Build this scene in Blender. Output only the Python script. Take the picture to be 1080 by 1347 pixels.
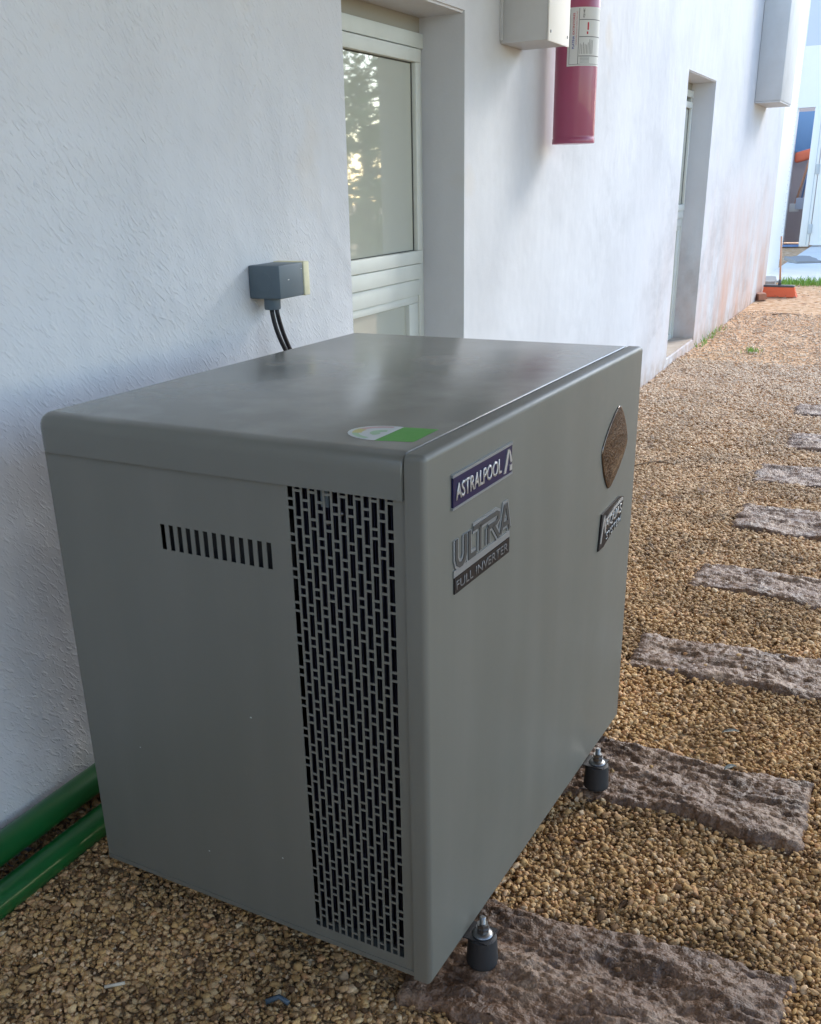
import bpy, bmesh, math, random
import numpy as np
from mathutils import Vector, Matrix, noise
for o in list(bpy.data.objects): bpy.data.objects.remove(o)
S = bpy.context.scene
COL = S.collection
random.seed(7); rng = np.random.default_rng(7)
R = math.radians

# ------------------------------------------------------------------ camera
YAW, PIT, ROL, F = -0.4794, 0.3893, -0.0303, 1301.0
CP = Vector((1.586, -1.2113, 1.3713))
cyw, syw, cp, sp = math.cos(YAW), math.sin(YAW), math.cos(PIT), math.sin(PIT)
fwd = Vector((syw*cp, cyw*cp, -sp)); rt = Vector((cyw, -syw, 0)); up = rt.cross(fwd)
r2 = math.cos(ROL)*rt + math.sin(ROL)*up; u2 = -math.sin(ROL)*rt + math.cos(ROL)*up
cam = bpy.data.objects.new('camera', bpy.data.cameras.new('camera')); COL.objects.link(cam)
M4 = Matrix((( r2.x, u2.x, -fwd.x, CP.x), (r2.y, u2.y, -fwd.y, CP.y), (r2.z, u2.z, -fwd.z, CP.z), (0, 0, 0, 1)))
cam.matrix_world = M4
cam.data.sensor_fit = 'VERTICAL'; cam.data.sensor_height = 24.0; cam.data.sensor_width = 24.0
cam.data.lens = F/1347*24
cam.data.shift_x = 36.64/1347; cam.data.shift_y = 106.09/1347
cam.data.clip_start = 0.02; cam.data.clip_end = 500
S.camera = cam
# ------------------------------------------------------------------ world, sun, exposure
SUN_EL, SUN_AZ = R(32), R(22)       # azimuth measured from +Y towards +X
w = bpy.data.worlds.new('World'); S.world = w; w.use_nodes = True
nt = w.node_tree; bg = nt.nodes['Background']
sky = nt.nodes.new('ShaderNodeTexSky'); sky.sky_type = 'NISHITA'; sky.sun_disc = False
sky.sun_elevation = SUN_EL; sky.sun_rotation = SUN_AZ
sky.air_density = 1.0; sky.dust_density = 0.4; sky.ozone_density = 1.0
nt.links.new(sky.outputs[0], bg.inputs[0]); bg.inputs[1].default_value = 0.15
sun = bpy.data.objects.new('sun', bpy.data.lights.new('sun', 'SUN')); COL.objects.link(sun)
sun.data.energy = 0.9; sun.data.angle = R(20); sun.data.color = (1, .95, .87)
sd = Vector((math.sin(SUN_AZ)*math.cos(SUN_EL), math.cos(SUN_AZ)*math.cos(SUN_EL), math.sin(SUN_EL)))
sun.rotation_euler = sd.to_track_quat('Z', 'Y').to_euler()
S.view_settings.view_transform = 'Standard'; S.view_settings.look = 'None'
S.view_settings.gamma = 1; S.view_settings.use_curve_mapping = False
S.view_settings.exposure = 1.95
S.render.engine = 'CYCLES'
S.cycles.caustics_reflective = False; S.cycles.caustics_refractive = False
S.cycles.max_bounces = 8; S.cycles.diffuse_bounces = 5; S.cycles.transparent_max_bounces = 8

# ------------------------------------------------------------------ materials
def mat(name, col, rough=.6, metal=0, bump=None, var=None, spec=.5, coat=0, trans=0):
    """bump=(scale, strength, distance) ; var=(scale, amount, (colour2))"""
    m = bpy.data.materials.new(name); m.use_nodes = True
    t = m.node_tree; n = t.nodes; b = n['Principled BSDF']; L = t.links.new
    b.inputs['Base Color'].default_value = (*col, 1); b.inputs['Roughness'].default_value = rough
    b.inputs['Metallic'].default_value = metal; b.inputs['Specular IOR Level'].default_value = spec
    b.inputs['Coat Weight'].default_value = coat; b.inputs['Transmission Weight'].default_value = trans
    tc = n.new('ShaderNodeTexCoord')
    if var:
        nz = n.new('ShaderNodeTexNoise'); nz.inputs['Scale'].default_value = var[0]; nz.inputs['Detail'].default_value = 6
        nz.inputs['Roughness'].default_value = .65
        L(tc.outputs['Object'], nz.inputs['Vector'])
        cr = n.new('ShaderNodeMapRange'); cr.inputs[1].default_value = .35; cr.inputs[2].default_value = .7
        cr.inputs[3].default_value = 0; cr.inputs[4].default_value = var[1]; L(nz.outputs[0], cr.inputs[0])
        mx = n.new('ShaderNodeMix'); mx.data_type = 'RGBA'; mx.inputs[6].default_value = (*col, 1); mx.inputs[7].default_value = (*var[2], 1)
        L(cr.outputs[0], mx.inputs[0]); L(mx.outputs[2], b.inputs['Base Color'])
        rr = n.new('ShaderNodeMapRange'); rr.inputs[3].default_value = rough; rr.inputs[4].default_value = min(1, rough+.2)
        L(nz.outputs[0], rr.inputs[0]); L(rr.outputs[0], b.inputs['Roughness'])
    if bump:
        nb = n.new('ShaderNodeTexNoise'); nb.inputs['Scale'].default_value = bump[0]; nb.inputs['Detail'].default_value = 5
        L(tc.outputs['Object'], nb.inputs['Vector'])
        bp = n.new('ShaderNodeBump'); bp.inputs['Strength'].default_value = bump[1]; bp.inputs['Distance'].default_value = bump[2]
        L(nb.outputs[0], bp.inputs['Height']); L(bp.outputs[0], b.inputs['Normal'])
    return m

def wall_mat():
    m = bpy.data.materials.new('stucco'); m.use_nodes = True
    t = m.node_tree; n = t.nodes; b = n['Principled BSDF']; L = t.links.new
    b.inputs['Roughness'].default_value = .75; b.inputs['Specular IOR Level'].default_value = .25
    ge = n.new('ShaderNodeNewGeometry'); P = ge.outputs['Position']
    sep = n.new('ShaderNodeSeparateXYZ'); L(P, sep.inputs[0])
    def noise_(scale, det=5, mapv=(1, 1, 1), rot=(0, 0, 0), rough=.55, dist=0):
        mr_ = n.new('ShaderNodeMapping'); mr_.inputs['Rotation'].default_value = rot; L(P, mr_.inputs[0])
        mp = n.new('ShaderNodeMapping'); mp.inputs['Scale'].default_value = mapv; L(mr_.outputs[0], mp.inputs[0])
        q = n.new('ShaderNodeTexNoise'); q.inputs['Scale'].default_value = scale; q.inputs['Detail'].default_value = det
        q.inputs['Roughness'].default_value = rough; q.inputs['Distortion'].default_value = dist; L(mp.outputs[0], q.inputs[0]); return q.outputs[0]
    def mr(src, a, c, lo=0, hi=1):
        q = n.new('ShaderNodeMapRange'); q.inputs[1].default_value = a; q.inputs[2].default_value = c
        q.inputs[3].default_value = lo; q.inputs[4].default_value = hi; L(src, q.inputs[0]); return q.outputs[0]
    def mul(a, c, op='MULTIPLY'):
        q = n.new('ShaderNodeMath'); q.operation = op
        for i, s in enumerate((a, c)):
            if isinstance(s, (int, float)): q.inputs[i].default_value = s
            else: L(s, q.inputs[i])
        return q.outputs[0]
    def mix(f, a, c):
        q = n.new('ShaderNodeMix'); q.data_type = 'RGBA'; L(f, q.inputs[0])
        if isinstance(a, tuple): q.inputs[6].default_value = (*a, 1)
        else: L(a, q.inputs[6])
        q.inputs[7].default_value = (*c, 1); return q.outputs[2]
    base = mix(mr(noise_(1.3, 6), .35, .7), (.61, .63, .66), (.545, .56, .585))
    # streaky dark weathering, strongest between the two openings
    st = mul(mr(noise_(2.6, 8, (1, .42, .7), rough=.7), .46, .70), mr(noise_(.75, 3), .40, .58))
    st = mul(st, mul(mr(sep.outputs[1], 2.4, 3.6, .25, 1), mr(sep.outputs[2], .3, 1.9, 1, .35)))
    base = mix(mul(st, .75), base, (.27, .29, .31))
    # earth stains creeping up from the ground
    zf = mr(sep.outputs[2], 0.0, 1.5, 1, 0)
    yf = mr(sep.outputs[1], 5.5, 9.5)
    es = mul(mul(zf, yf), mr(noise_(1.7, 7, (1, 1, .45), rough=.7), .38, .68))
    base = mix(mul(es, .95), base, (.55, .27, .15))
    zf2 = mul(mr(sep.outputs[2], .02, .16, 1, 0), mr(noise_(9, 5), .35, .65))
    base = mix(mul(zf2, .7), base, (.34, .25, .18))
    # faint rusty smudges
    sm = mr(noise_(3.1, 3, rough=.4), .66, .78)
    base = mix(mul(sm, .35), base, (.58, .50, .38))
    L(base, b.inputs['Base Color'])
    # trowelled texture : diagonal short strokes + grain + lumps
    s1 = noise_(1, 3, (45, 120, 42), (R(-42), 0, 0), .5, .5)
    s2 = noise_(110, 4, (1, 1, 1), rough=.6)
    s3 = noise_(5, 2)
    ym_ = mr(sep.outputs[1], 1.2, 2.4, 1, 0)
    ridg = mul(mr(s1, .52, .70), ym_)
    s3 = mul(s3, mr(sep.outputs[1], 1.2, 2.6, 1, .3))
    h = mul(mul(ridg, .8), mul(s2, .6), 'ADD')
    vm = mr(noise_(2.4, 3), .35, .65, .45, 1.2)
    h = mul(mul(h, vm), mr(sep.outputs[1], 1.2, 2.6, .8, .5))
    bp = n.new('ShaderNodeBump'); bp.inputs['Strength'].default_value = 1.0; bp.inputs['Distance'].default_value = .0026; L(h, bp.inputs['Height'])
    bp2 = n.new('ShaderNodeBump'); bp2.inputs['Strength'].default_value = 1.0; bp2.inputs['Distance'].default_value = .02; L(s3, bp2.inputs['Height'])
    L(bp.outputs[0], bp2.inputs['Normal']); L(bp2.outputs[0], b.inputs['Normal'])
    return m

def ground_mat():
    m = bpy.data.materials.new('gravel_bed'); m.use_nodes = True
    t = m.node_tree; n = t.nodes; b = n['Principled BSDF']; L = t.links.new
    b.inputs['Roughness'].default_value = .9; b.inputs['Specular IOR Level'].default_value = .2
    ge = n.new('ShaderNodeNewGeometry'); P = ge.outputs['Position']
    sep = n.new('ShaderNodeSeparateXYZ'); L(P, sep.inputs[0])
    v = n.new('ShaderNodeTexVoronoi'); v.inputs['Scale'].default_value = 62; L(P, v.inputs[0])
    cr = n.new('ShaderNodeValToRGB'); L(v.outputs['Color'], cr.inputs[0])
    e = cr.color_ramp.elements; e[0].color = (.26, .16, .08, 1); e[1].color = (.58, .40, .22, 1)
    x = cr.color_ramp.elements.new(.5); x.color = (.42, .27, .14, 1)
    nz = n.new('ShaderNodeTexNoise'); nz.inputs['Scale'].default_value = 1.6; nz.inputs['Detail'].default_value = 8; nz.inputs['Roughness'].default_value = .7; L(P, nz.inputs[0])
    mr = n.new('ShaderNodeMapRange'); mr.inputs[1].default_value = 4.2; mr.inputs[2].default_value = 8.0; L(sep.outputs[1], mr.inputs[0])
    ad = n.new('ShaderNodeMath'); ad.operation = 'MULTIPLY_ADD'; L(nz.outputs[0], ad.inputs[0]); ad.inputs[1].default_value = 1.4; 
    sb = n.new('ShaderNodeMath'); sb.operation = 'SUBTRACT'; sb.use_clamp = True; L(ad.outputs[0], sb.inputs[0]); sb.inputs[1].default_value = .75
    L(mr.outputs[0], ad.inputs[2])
    nz2 = n.new('ShaderNodeTexNoise'); nz2.inputs['Scale'].default_value = 14; nz2.inputs['Detail'].default_value = 8; L(P, nz2.inputs[0])
    c2 = n.new('ShaderNodeValToRGB'); L(nz2.outputs[0], c2.inputs[0])
    c2.color_ramp.elements[0].position = .35; c2.color_ramp.elements[0].color = (.50, .26, .12, 1)
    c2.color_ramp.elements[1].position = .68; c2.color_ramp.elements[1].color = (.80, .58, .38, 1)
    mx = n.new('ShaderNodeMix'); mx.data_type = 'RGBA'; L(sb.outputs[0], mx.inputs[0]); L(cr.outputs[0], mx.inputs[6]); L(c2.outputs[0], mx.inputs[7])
    L(mx.outputs[2], b.inputs['Base Color'])
    bp = n.new('ShaderNodeBump'); bp.inputs['Strength'].default_value = .8; bp.inputs['Distance'].default_value = .01
    L(v.outputs['Distance'], bp.inputs['Height']); bp.invert = True
    bp2 = n.new('ShaderNodeBump'); bp2.inputs['Strength'].default_value = .7; bp2.inputs['Distance'].default_value = .03
    L(nz2.outputs[0], bp2.inputs['Height']); L(bp.outputs[0], bp2.inputs['Normal']); L(bp2.outputs[0], b.inputs['Normal'])
    return m

def pebble_mat():
    m = bpy.data.materials.new('pebble'); m.use_nodes = True
    t = m.node_tree; n = t.nodes; b = n['Principled BSDF']; L = t.links.new
    b.inputs['Roughness'].default_value = .85; b.inputs['Specular IOR Level'].default_value = .2
    oi = n.new('ShaderNodeObjectInfo')
    cr = n.new('ShaderNodeValToRGB'); L(oi.outputs['Random'], cr.inputs[0])
    el = cr.color_ramp.elements
    el[0].position = 0; el[0].color = (.12, .065, .032, 1); el[1].position = 1; el[1].color = (.74, .57, .36, 1)
    for p, c in ((.06, (.24, .14, .07)), (.22, (.43, .25, .10)), (.45, (.54, .335, .14)), (.65, (.50, .31, .155)), (.82, (.60, .41, .21)), (.93, (.56, .30, .14))):
        q = el.new(p); q.color = (*c, 1)
    ge = n.new('ShaderNodeNewGeometry')
    nz = n.new('ShaderNodeTexNoise'); nz.inputs['Scale'].default_value = 260; nz.inputs['Detail'].default_value = 3; L(ge.outputs['Position'], nz.inputs[0])
    nb = n.new('ShaderNodeTexNoise'); nb.inputs['Scale'].default_value = 3.2; nb.inputs['Detail'].default_value = 4; L(ge.outputs['Position'], nb.inputs[0])
    m1 = n.new('ShaderNodeMapRange'); m1.inputs[1].default_value = .3; m1.inputs[2].default_value = .7; m1.inputs[3].default_value = .78; m1.inputs[4].default_value = 1.15; L(nz.outputs[0], m1.inputs[0])
    m2 = n.new('ShaderNodeMapRange'); m2.inputs[1].default_value = .36; m2.inputs[2].default_value = .62; m2.inputs[3].default_value = .62; m2.inputs[4].default_value = 1.05; L(nb.outputs[0], m2.inputs[0])
    mm = n.new('ShaderNodeMath'); mm.operation = 'MULTIPLY'; L(m1.outputs[0], mm.inputs[0]); L(m2.outputs[0], mm.inputs[1])
    vm = n.new('ShaderNodeVectorMath'); vm.operation = 'SCALE'; L(cr.outputs[0], vm.inputs[0]); L(mm.outputs[0], vm.inputs['Scale'])
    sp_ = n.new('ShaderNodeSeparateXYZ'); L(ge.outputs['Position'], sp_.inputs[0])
    my = n.new('ShaderNodeMapRange'); my.inputs[1].default_value = 1.2; my.inputs[2].default_value = 6.5; my.inputs[3].default_value = 0; my.inputs[4].default_value = .72; L(sp_.outputs[1], my.inputs[0])  # paler with distance: soil dusting, plus far-end brightness put into the colour
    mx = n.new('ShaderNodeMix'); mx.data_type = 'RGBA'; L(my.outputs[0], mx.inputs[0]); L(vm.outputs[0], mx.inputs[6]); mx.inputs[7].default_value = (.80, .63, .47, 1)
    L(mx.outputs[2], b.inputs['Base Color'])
    return m

def slab_mat():
    m = bpy.data.materials.new('rough_stone'); m.use_nodes = True
    t = m.node_tree; n = t.nodes; b = n['Principled BSDF']; L = t.links.new
    b.inputs['Specular IOR Level'].default_value = .5
    ge = n.new('ShaderNodeNewGeometry'); P = ge.outputs['Position']
    a = n.new('ShaderNodeTexNoise'); a.inputs['Scale'].default_value = 9; a.inputs['Detail'].default_value = 8; a.inputs['Roughness'].default_value = .7; L(P, a.inputs[0])
    cr = n.new('ShaderNodeValToRGB'); L(a.outputs[0], cr.inputs[0]); e = cr.color_ramp.elements
    e[0].position = .33; e[0].color = (.055, .027, .013, 1); e[1].position = .68; e[1].color = (.235, .155, .100, 1)
    q = e.new(.5); q.color = (.138, .074, .040, 1)
    g = n.new('ShaderNodeTexNoise'); g.inputs['Scale'].default_value = 230; g.inputs['Detail'].default_value = 4; L(P, g.inputs[0])
    gr = n.new('ShaderNodeMapRange'); gr.inputs[1].default_value = .3; gr.inputs[2].default_value = .7; gr.inputs[3].default_value = .65; gr.inputs[4].default_value = 1.4; L(g.outputs[0], gr.inputs[0])
    vm = n.new('ShaderNodeVectorMath'); vm.operation = 'SCALE'; L(cr.outputs[0], vm.inputs[0]); L(gr.outputs[0], vm.inputs['Scale']); L(vm.outputs[0], b.inputs['Base Color'])
    rr = n.new('ShaderNodeMapRange'); rr.inputs[3].default_value = .38; rr.inputs[4].default_value = .60; L(a.outputs[0], rr.inputs[0]); L(rr.outputs[0], b.inputs['Roughness'])
    bp = n.new('ShaderNodeBump'); bp.inputs['Strength'].default_value = .8; bp.inputs['Distance'].default_value = .003; L(g.outputs[0], bp.inputs['Height'])
    c = n.new('ShaderNodeTexNoise'); c.inputs['Scale'].default_value = 60; c.inputs['Detail'].default_value = 6; L(P, c.inputs[0])
    b2 = n.new('ShaderNodeBump'); b2.inputs['Strength'].default_value = .9; b2.inputs['Distance'].default_value = .008; L(c.outputs[0], b2.inputs['Height'])
    L(bp.outputs[0], b2.inputs['Normal']); L(b2.outputs[0], b.inputs['Normal'])
    return m

def paint_mat(name, col, dust_sheen=0):
    """powder-coated sheet: fine orange peel, slight smears; dust and painted-in sheen only on upward faces of the lid"""
    m = mat(name, col, .34, 0, bump=(420, .06, .001), var=(5, .35, tuple(c*1.12 for c in col)))
    t = m.node_tree; n = t.nodes; b = n['Principled BSDF']; L = t.links.new
    if not dust_sheen:
        tc = n.new('ShaderNodeTexCoord'); mp = n.new('ShaderNodeMapping'); mp.inputs['Scale'].default_value = (11, 11, 1.3); L(tc.outputs['Object'], mp.inputs[0])
        a = n.new('ShaderNodeTexNoise'); a.inputs['Scale'].default_value = 1; a.inputs['Detail'].default_value = 3; L(mp.outputs[0], a.inputs[0])
        mr = n.new('ShaderNodeMapRange'); mr.inputs[1].default_value = .42; mr.inputs[2].default_value = .72; mr.inputs[3].default_value = 0; mr.inputs[4].default_value = .2; L(a.outputs[0], mr.inputs[0])
        src = b.inputs['Base Color'].links[0].from_socket
        mx = n.new('ShaderNodeMix'); mx.data_type = 'RGBA'; L(mr.outputs[0], mx.inputs[0]); L(src, mx.inputs[6]); mx.inputs[7].default_value = (.19, .185, .165, 1); L(mx.outputs[2], b.inputs['Base Color'])
    if dust_sheen:  # upward faces paler: dust, with the top's sheen put into the colour
        tc = n.new('ShaderNodeTexCoord')
        a = n.new('ShaderNodeTexNoise'); a.inputs['Scale'].default_value = 6; a.inputs['Detail'].default_value = 5; a.inputs['Roughness'].default_value = .5; L(tc.outputs['Object'], a.inputs[0])
        mr = n.new('ShaderNodeMapRange'); mr.inputs[1].default_value = .45; mr.inputs[2].default_value = .75; mr.inputs[3].default_value = .2; mr.inputs[4].default_value = .85; L(a.outputs[0], mr.inputs[0])
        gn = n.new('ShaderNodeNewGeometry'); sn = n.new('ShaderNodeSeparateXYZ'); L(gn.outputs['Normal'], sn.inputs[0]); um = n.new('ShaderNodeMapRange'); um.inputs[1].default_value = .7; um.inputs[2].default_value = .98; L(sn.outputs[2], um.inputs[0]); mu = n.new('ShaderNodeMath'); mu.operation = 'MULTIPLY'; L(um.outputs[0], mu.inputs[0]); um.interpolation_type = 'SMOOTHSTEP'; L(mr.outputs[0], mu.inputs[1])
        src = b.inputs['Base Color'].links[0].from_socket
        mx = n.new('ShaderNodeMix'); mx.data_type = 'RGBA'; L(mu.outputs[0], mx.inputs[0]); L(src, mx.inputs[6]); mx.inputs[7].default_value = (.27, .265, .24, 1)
        L(mx.outputs[2], b.inputs['Base Color'])
        r_ = n.new('ShaderNodeMapRange'); r_.inputs[1].default_value = .15; r_.inputs[2].default_value = .85; r_.inputs[3].default_value = .17; r_.inputs[4].default_value = .25; L(a.outputs[0], r_.inputs[0]); L(r_.outputs[0], b.inputs['Roughness'])
    return m

CASE = (.128, .130, .113)
M = dict(
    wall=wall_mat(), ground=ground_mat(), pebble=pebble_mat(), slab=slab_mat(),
    case=paint_mat('case_paint', CASE), lid=paint_mat('lid_paint', CASE, 1),
    dark=mat('black_coil', (.012, .012, .016), .5), inner=mat('inner_dark', (.02, .02, .022), .8),
    fin=mat('blue_fin', (.03, .03, .06), .35, .6),
    rubber=mat('rubber', (.018, .018, .02), .65, bump=(150, .3, .001)),
    zinc=mat('zinc', (.24, .24, .24), .36, 1, bump=(200, .1, .001)),
    steel=mat('black_steel', (.03, .03, .032), .45, .3),
    chrome=mat('mirror', (.15, .13, .12), .03, 1),
    silver=mat('silver_print', (.62, .64, .66), .3, .6),
    navy=mat('navy_badge', (.012, .012, .055), .3, spec=.3), blackbadge=mat('black_badge', (.012, .012, .014), .4, spec=.3),
    letter=mat('silver_letter', (.46, .46, .45), .3, .35), darkletter=mat('dark_letter', (.045, .047, .047), .5), dimletter=mat('dim_letter', (.11, .11, .11), .5),
    badgegrey=mat('badge_grey', (.30, .33, .35), .3, .5),
    white=mat('white_paint', (.83, .82, .79), .5, var=(3, .3, (.76, .75, .72))),
    alu=mat('frame_aluminium', (.62, .65, .61), .55, .15, var=(6, .4, (.52, .54, .50))),
    seal=mat('dark_gasket', (.05, .055, .05), .7),
    putty=mat('dirty_joint', (.32, .31, .27), .9),
    sill=mat('sill_render', (.52, .43, .34), .85, bump=(60, .5, .004), var=(5, .8, (.34, .24, .17))),
    green=mat('green_pvc', (.006, .095, .022), .2, coat=.4, var=(4, .5, (.012, .075, .02))),
    jbox=mat('box_grey_blue', (.095, .13, .155), .42, var=(8, .4, (.13, .16, .18))),
    cream=mat('cream_plastic', (.78, .74, .50), .6, var=(20, .5, (.5, .48, .38))),
    cable=mat('black_cable', (.012, .01, .014), .45),
    enclosure=mat('enclosure_grey', (.54, .56, .57), .5, var=(4, .4, (.40, .40, .38))),
    red=mat('extinguisher_red', (.32, .05, .12), .32, coat=.4, var=(5, .3, (.28, .05, .11))),
    paper=mat('label_paper', (.60, .62, .62), .55), ink=mat('ink_black', (.05, .06, .07), .6),
    inkblue=mat('ink_blue', (.03, .05, .32), .6), inkred=mat('ink_red', (.45, .03, .05), .6),
    stgreen=mat('sticker_green', (.05, .27, .025), .4, var=(60, .35, (.08, .30, .05))), stwhite=mat('sticker_white', (.46, .49, .49), .4),
    styellow=mat('sticker_yellow', (.45, .40, .12), .4), stpink=mat('sticker_pink', (.42, .25, .25), .4), stpale=mat('sticker_pale_green', (.24, .40, .24), .4),
    bristle=mat('broom_bristle', (.85, .17, .07), .6, bump=(300, .6, .004)), broomcap=mat('broom_cap', (.10, .11, .12), .5),
    wood=mat('broom_wood', (.66, .36, .22), .6), brick=mat('brick_red', (.40, .19, .12), .9, bump=(50, .6, .004)),
    concrete=mat('concrete', (.78, .77, .74), .85, bump=(30, .5, .005), var=(1.6, .7, (.66, .65, .63))),
    paver=mat('paver', (.33, .32, .31), .85, bump=(40, .5, .006)),
    grass=mat('grass_blade', (.24, .44, .08), .6), bark=mat('bark', (.11, .08, .055), .9, bump=(30, .8, .02)),
    leaf=mat('leaf', (.16, .20, .05), .5, var=(1.5, .9, (.28, .27, .08))),
    deadleaf=mat('dead_leaf', (.16, .085, .04), .7), paleleaf=mat('pale_leaf', (.50, .52, .48), .45), twig=mat('twig', (.13, .085, .05), .8),
    butt=mat('pale_stick', (.50, .45, .36), .7), bluebit=mat('blue_plastic', (.04, .065, .09), .45),
    roofm=mat('roof_underside', (.62, .61, .59), .85, var=(2, .5, (.52, .51, .49))),
    bouncem=mat('bounce_render', (.55, .53, .49), .9, bump=(12, .4, .02), var=(2, .6, (.45, .43, .39))),  # render of the added bounce wall
    room=mat('store_wall', (.5, .46, .48), .8), blue=mat('blue_tarp', (.12, .26, .50), .6), periw=mat('periwinkle', (.56, .60, .70), .7),
    orange=mat('orange_bag', (.70, .16, .08), .6), tool=mat('blue_tool', (.12, .22, .42), .5),
)
g_ = bpy.data.materials.new('window_glass'); g_.use_nodes = True
gb = g_.node_tree.nodes['Principled BSDF']; gb.inputs['Base Color'].default_value = (.44, .46, .40, 1); gb.inputs['Roughness'].default_value = .03
gb.inputs['Specular IOR Level'].default_value = 1.0; gb.inputs['Coat Weight'].default_value = .8; gb.inputs['Coat Roughness'].default_value = .02; gb.inputs['Coat IOR'].default_value = 1.6
M['glass'] = g_

# ------------------------------------------------------------------ helpers
def link(name, me, m, parent=None, loc=None, rot=None, smooth=False):
    o = bpy.data.objects.new(name, me); COL.objects.link(o)
    if m is not None:
        for x in (m if isinstance(m, (list, tuple)) else [m]): me.materials.append(x)
    if parent: o.parent = parent
    if loc: o.location = loc
    if rot: o.rotation_euler = rot
    if smooth:
        me.polygons.foreach_set('use_smooth', [True]*len(me.polygons))
    return o
def bm_link(name, bm, m, parent=None, smooth=False, auto=None, **k):
    me = bpy.data.meshes.new(name); bm.to_mesh(me); bm.free()
    o = link(name, me, m, parent, smooth=smooth or auto is not None, **k)
    if auto is not None: me.set_sharp_from_angle(angle=R(auto))
    return o
def box(bm, x0, x1, y0, y1, z0, z1, bev=0, seg=2):
    r = bmesh.ops.create_cube(bm, size=1)
    vs = r['verts']
    for v in vs: v.co = Vector(((x0+x1)/2+v.co.x*(x1-x0), (y0+y1)/2+v.co.y*(y1-y0), (z0+z1)/2+v.co.z*(z1-z0)))
    if bev:
        es = {e for v in vs for e in v.link_edges}
        bmesh.ops.bevel(bm, geom=list(es), offset=bev, segments=seg, affect='EDGES', profile=.5)
def obox(name, dims, m, parent=None, bev=0, seg=2, **k):
    bm = bmesh.new(); box(bm, *dims, bev=bev, seg=seg); return bm_link(name, bm, m, parent, auto=35 if bev else None, **k)
def lathe(bm, prof, cx=0, cy=0, seg=32, cap=True, squash=1):
    rings = []
    for r, z in prof:
        rings.append([bm.verts.new((cx+r*math.cos(2*math.pi*i/seg), cy+r*squash*math.sin(2*math.pi*i/seg), z)) for i in range(seg)])
    for a, b in zip(rings, rings[1:]):
        for i in range(seg): bm.faces.new((a[i], a[(i+1) % seg], b[(i+1) % seg], b[i]))
    if cap: bm.faces.new(rings[0][::-1]); bm.faces.new(rings[-1])
def tube(bm, pts, r, seg=12, rend=None):
    pts = [Vector(p) for p in pts]; rings = []
    n = len(pts); nrm = None
    for i, p in enumerate(pts):
        t = (pts[min(i+1, n-1)]-pts[max(i-1, 0)]).normalized()
        if nrm is None: nrm = t.orthogonal().normalized()
        nrm = (nrm - t*nrm.dot(t)).normalized(); bn = t.cross(nrm)
        rr = r if rend is None else r+(rend-r)*i/(n-1)
        rings.append([bm.verts.new(p+rr*(math.cos(2*math.pi*k/seg)*nrm+math.sin(2*math.pi*k/seg)*bn)) for k in range(seg)])
    for a, b in zip(rings, rings[1:]):
        for k in range(seg): bm.faces.new((a[k], a[(k+1) % seg], b[(k+1) % seg], b[k]))
    bm.faces.new(rings[0][::-1]); bm.faces.new(rings[-1])
def arc(p0, p1, p2, n=8):   # quadratic curve
    p0, p1, p2 = map(Vector, (p0, p1, p2)); return [(1-t)**2*p0+2*t*(1-t)*p1+t*t*p2 for t in [i/n for i in range(n+1)]]
def empty(name, label, cat, loc=(0, 0, 0), rz=0, group=None):
    o = bpy.data.objects.new(name, None); COL.objects.link(o); o.location = loc; o.rotation_euler = (0, 0, rz); o.empty_display_size = .1
    return tag(o, label, cat, group)
def tag(o, label, cat, group=None, kind=None):
    o['label'] = label; o['category'] = cat
    if group: o['group'] = group
    if kind: o['kind'] = kind
    return o
def struct(o): o['kind'] = 'structure'; return o
def text_bm(s, size, ext=.0, width=None, bold=0.0, shear=0, space=1):
    cu = bpy.data.curves.new('t', 'FONT'); cu.body = s; cu.size = size; cu.extrude = ext; cu.offset = bold; cu.shear = shear; cu.space_character = space
    cu.resolution_u = 4
    o = bpy.data.objects.new('t', cu); COL.objects.link(o)
    dg = bpy.context.evaluated_depsgraph_get(); me = bpy.data.meshes.new_from_object(o.evaluated_get(dg))
    bm = bmesh.new(); bm.from_mesh(me); bpy.data.objects.remove(o); bpy.data.curves.remove(cu); bpy.data.meshes.remove(me)
    xs = [v.co.x for v in bm.verts]; ys = [v.co.y for v in bm.verts]
    x0, x1, y0 = min(xs), max(xs), min(ys)
    k = (width/(x1-x0)) if width else 1
    for v in bm.verts: v.co.x = (v.co.x-x0)*k; v.co.y -= y0
    return bm

# ================================================================== SETTING
bm = bmesh.new()
bmesh.ops.create_grid(bm, x_segments=2, y_segments=2, size=70)
for v in bm.verts: v.co.z = -.012
struct(bm_link('ground', bm, M['ground'])).location = (0, 8, 0)
# concrete pavement beyond the grass
struct(obox('pavement', (-.26, 6.0, 14.05, 60, -.2, .012), M['concrete']))

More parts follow.
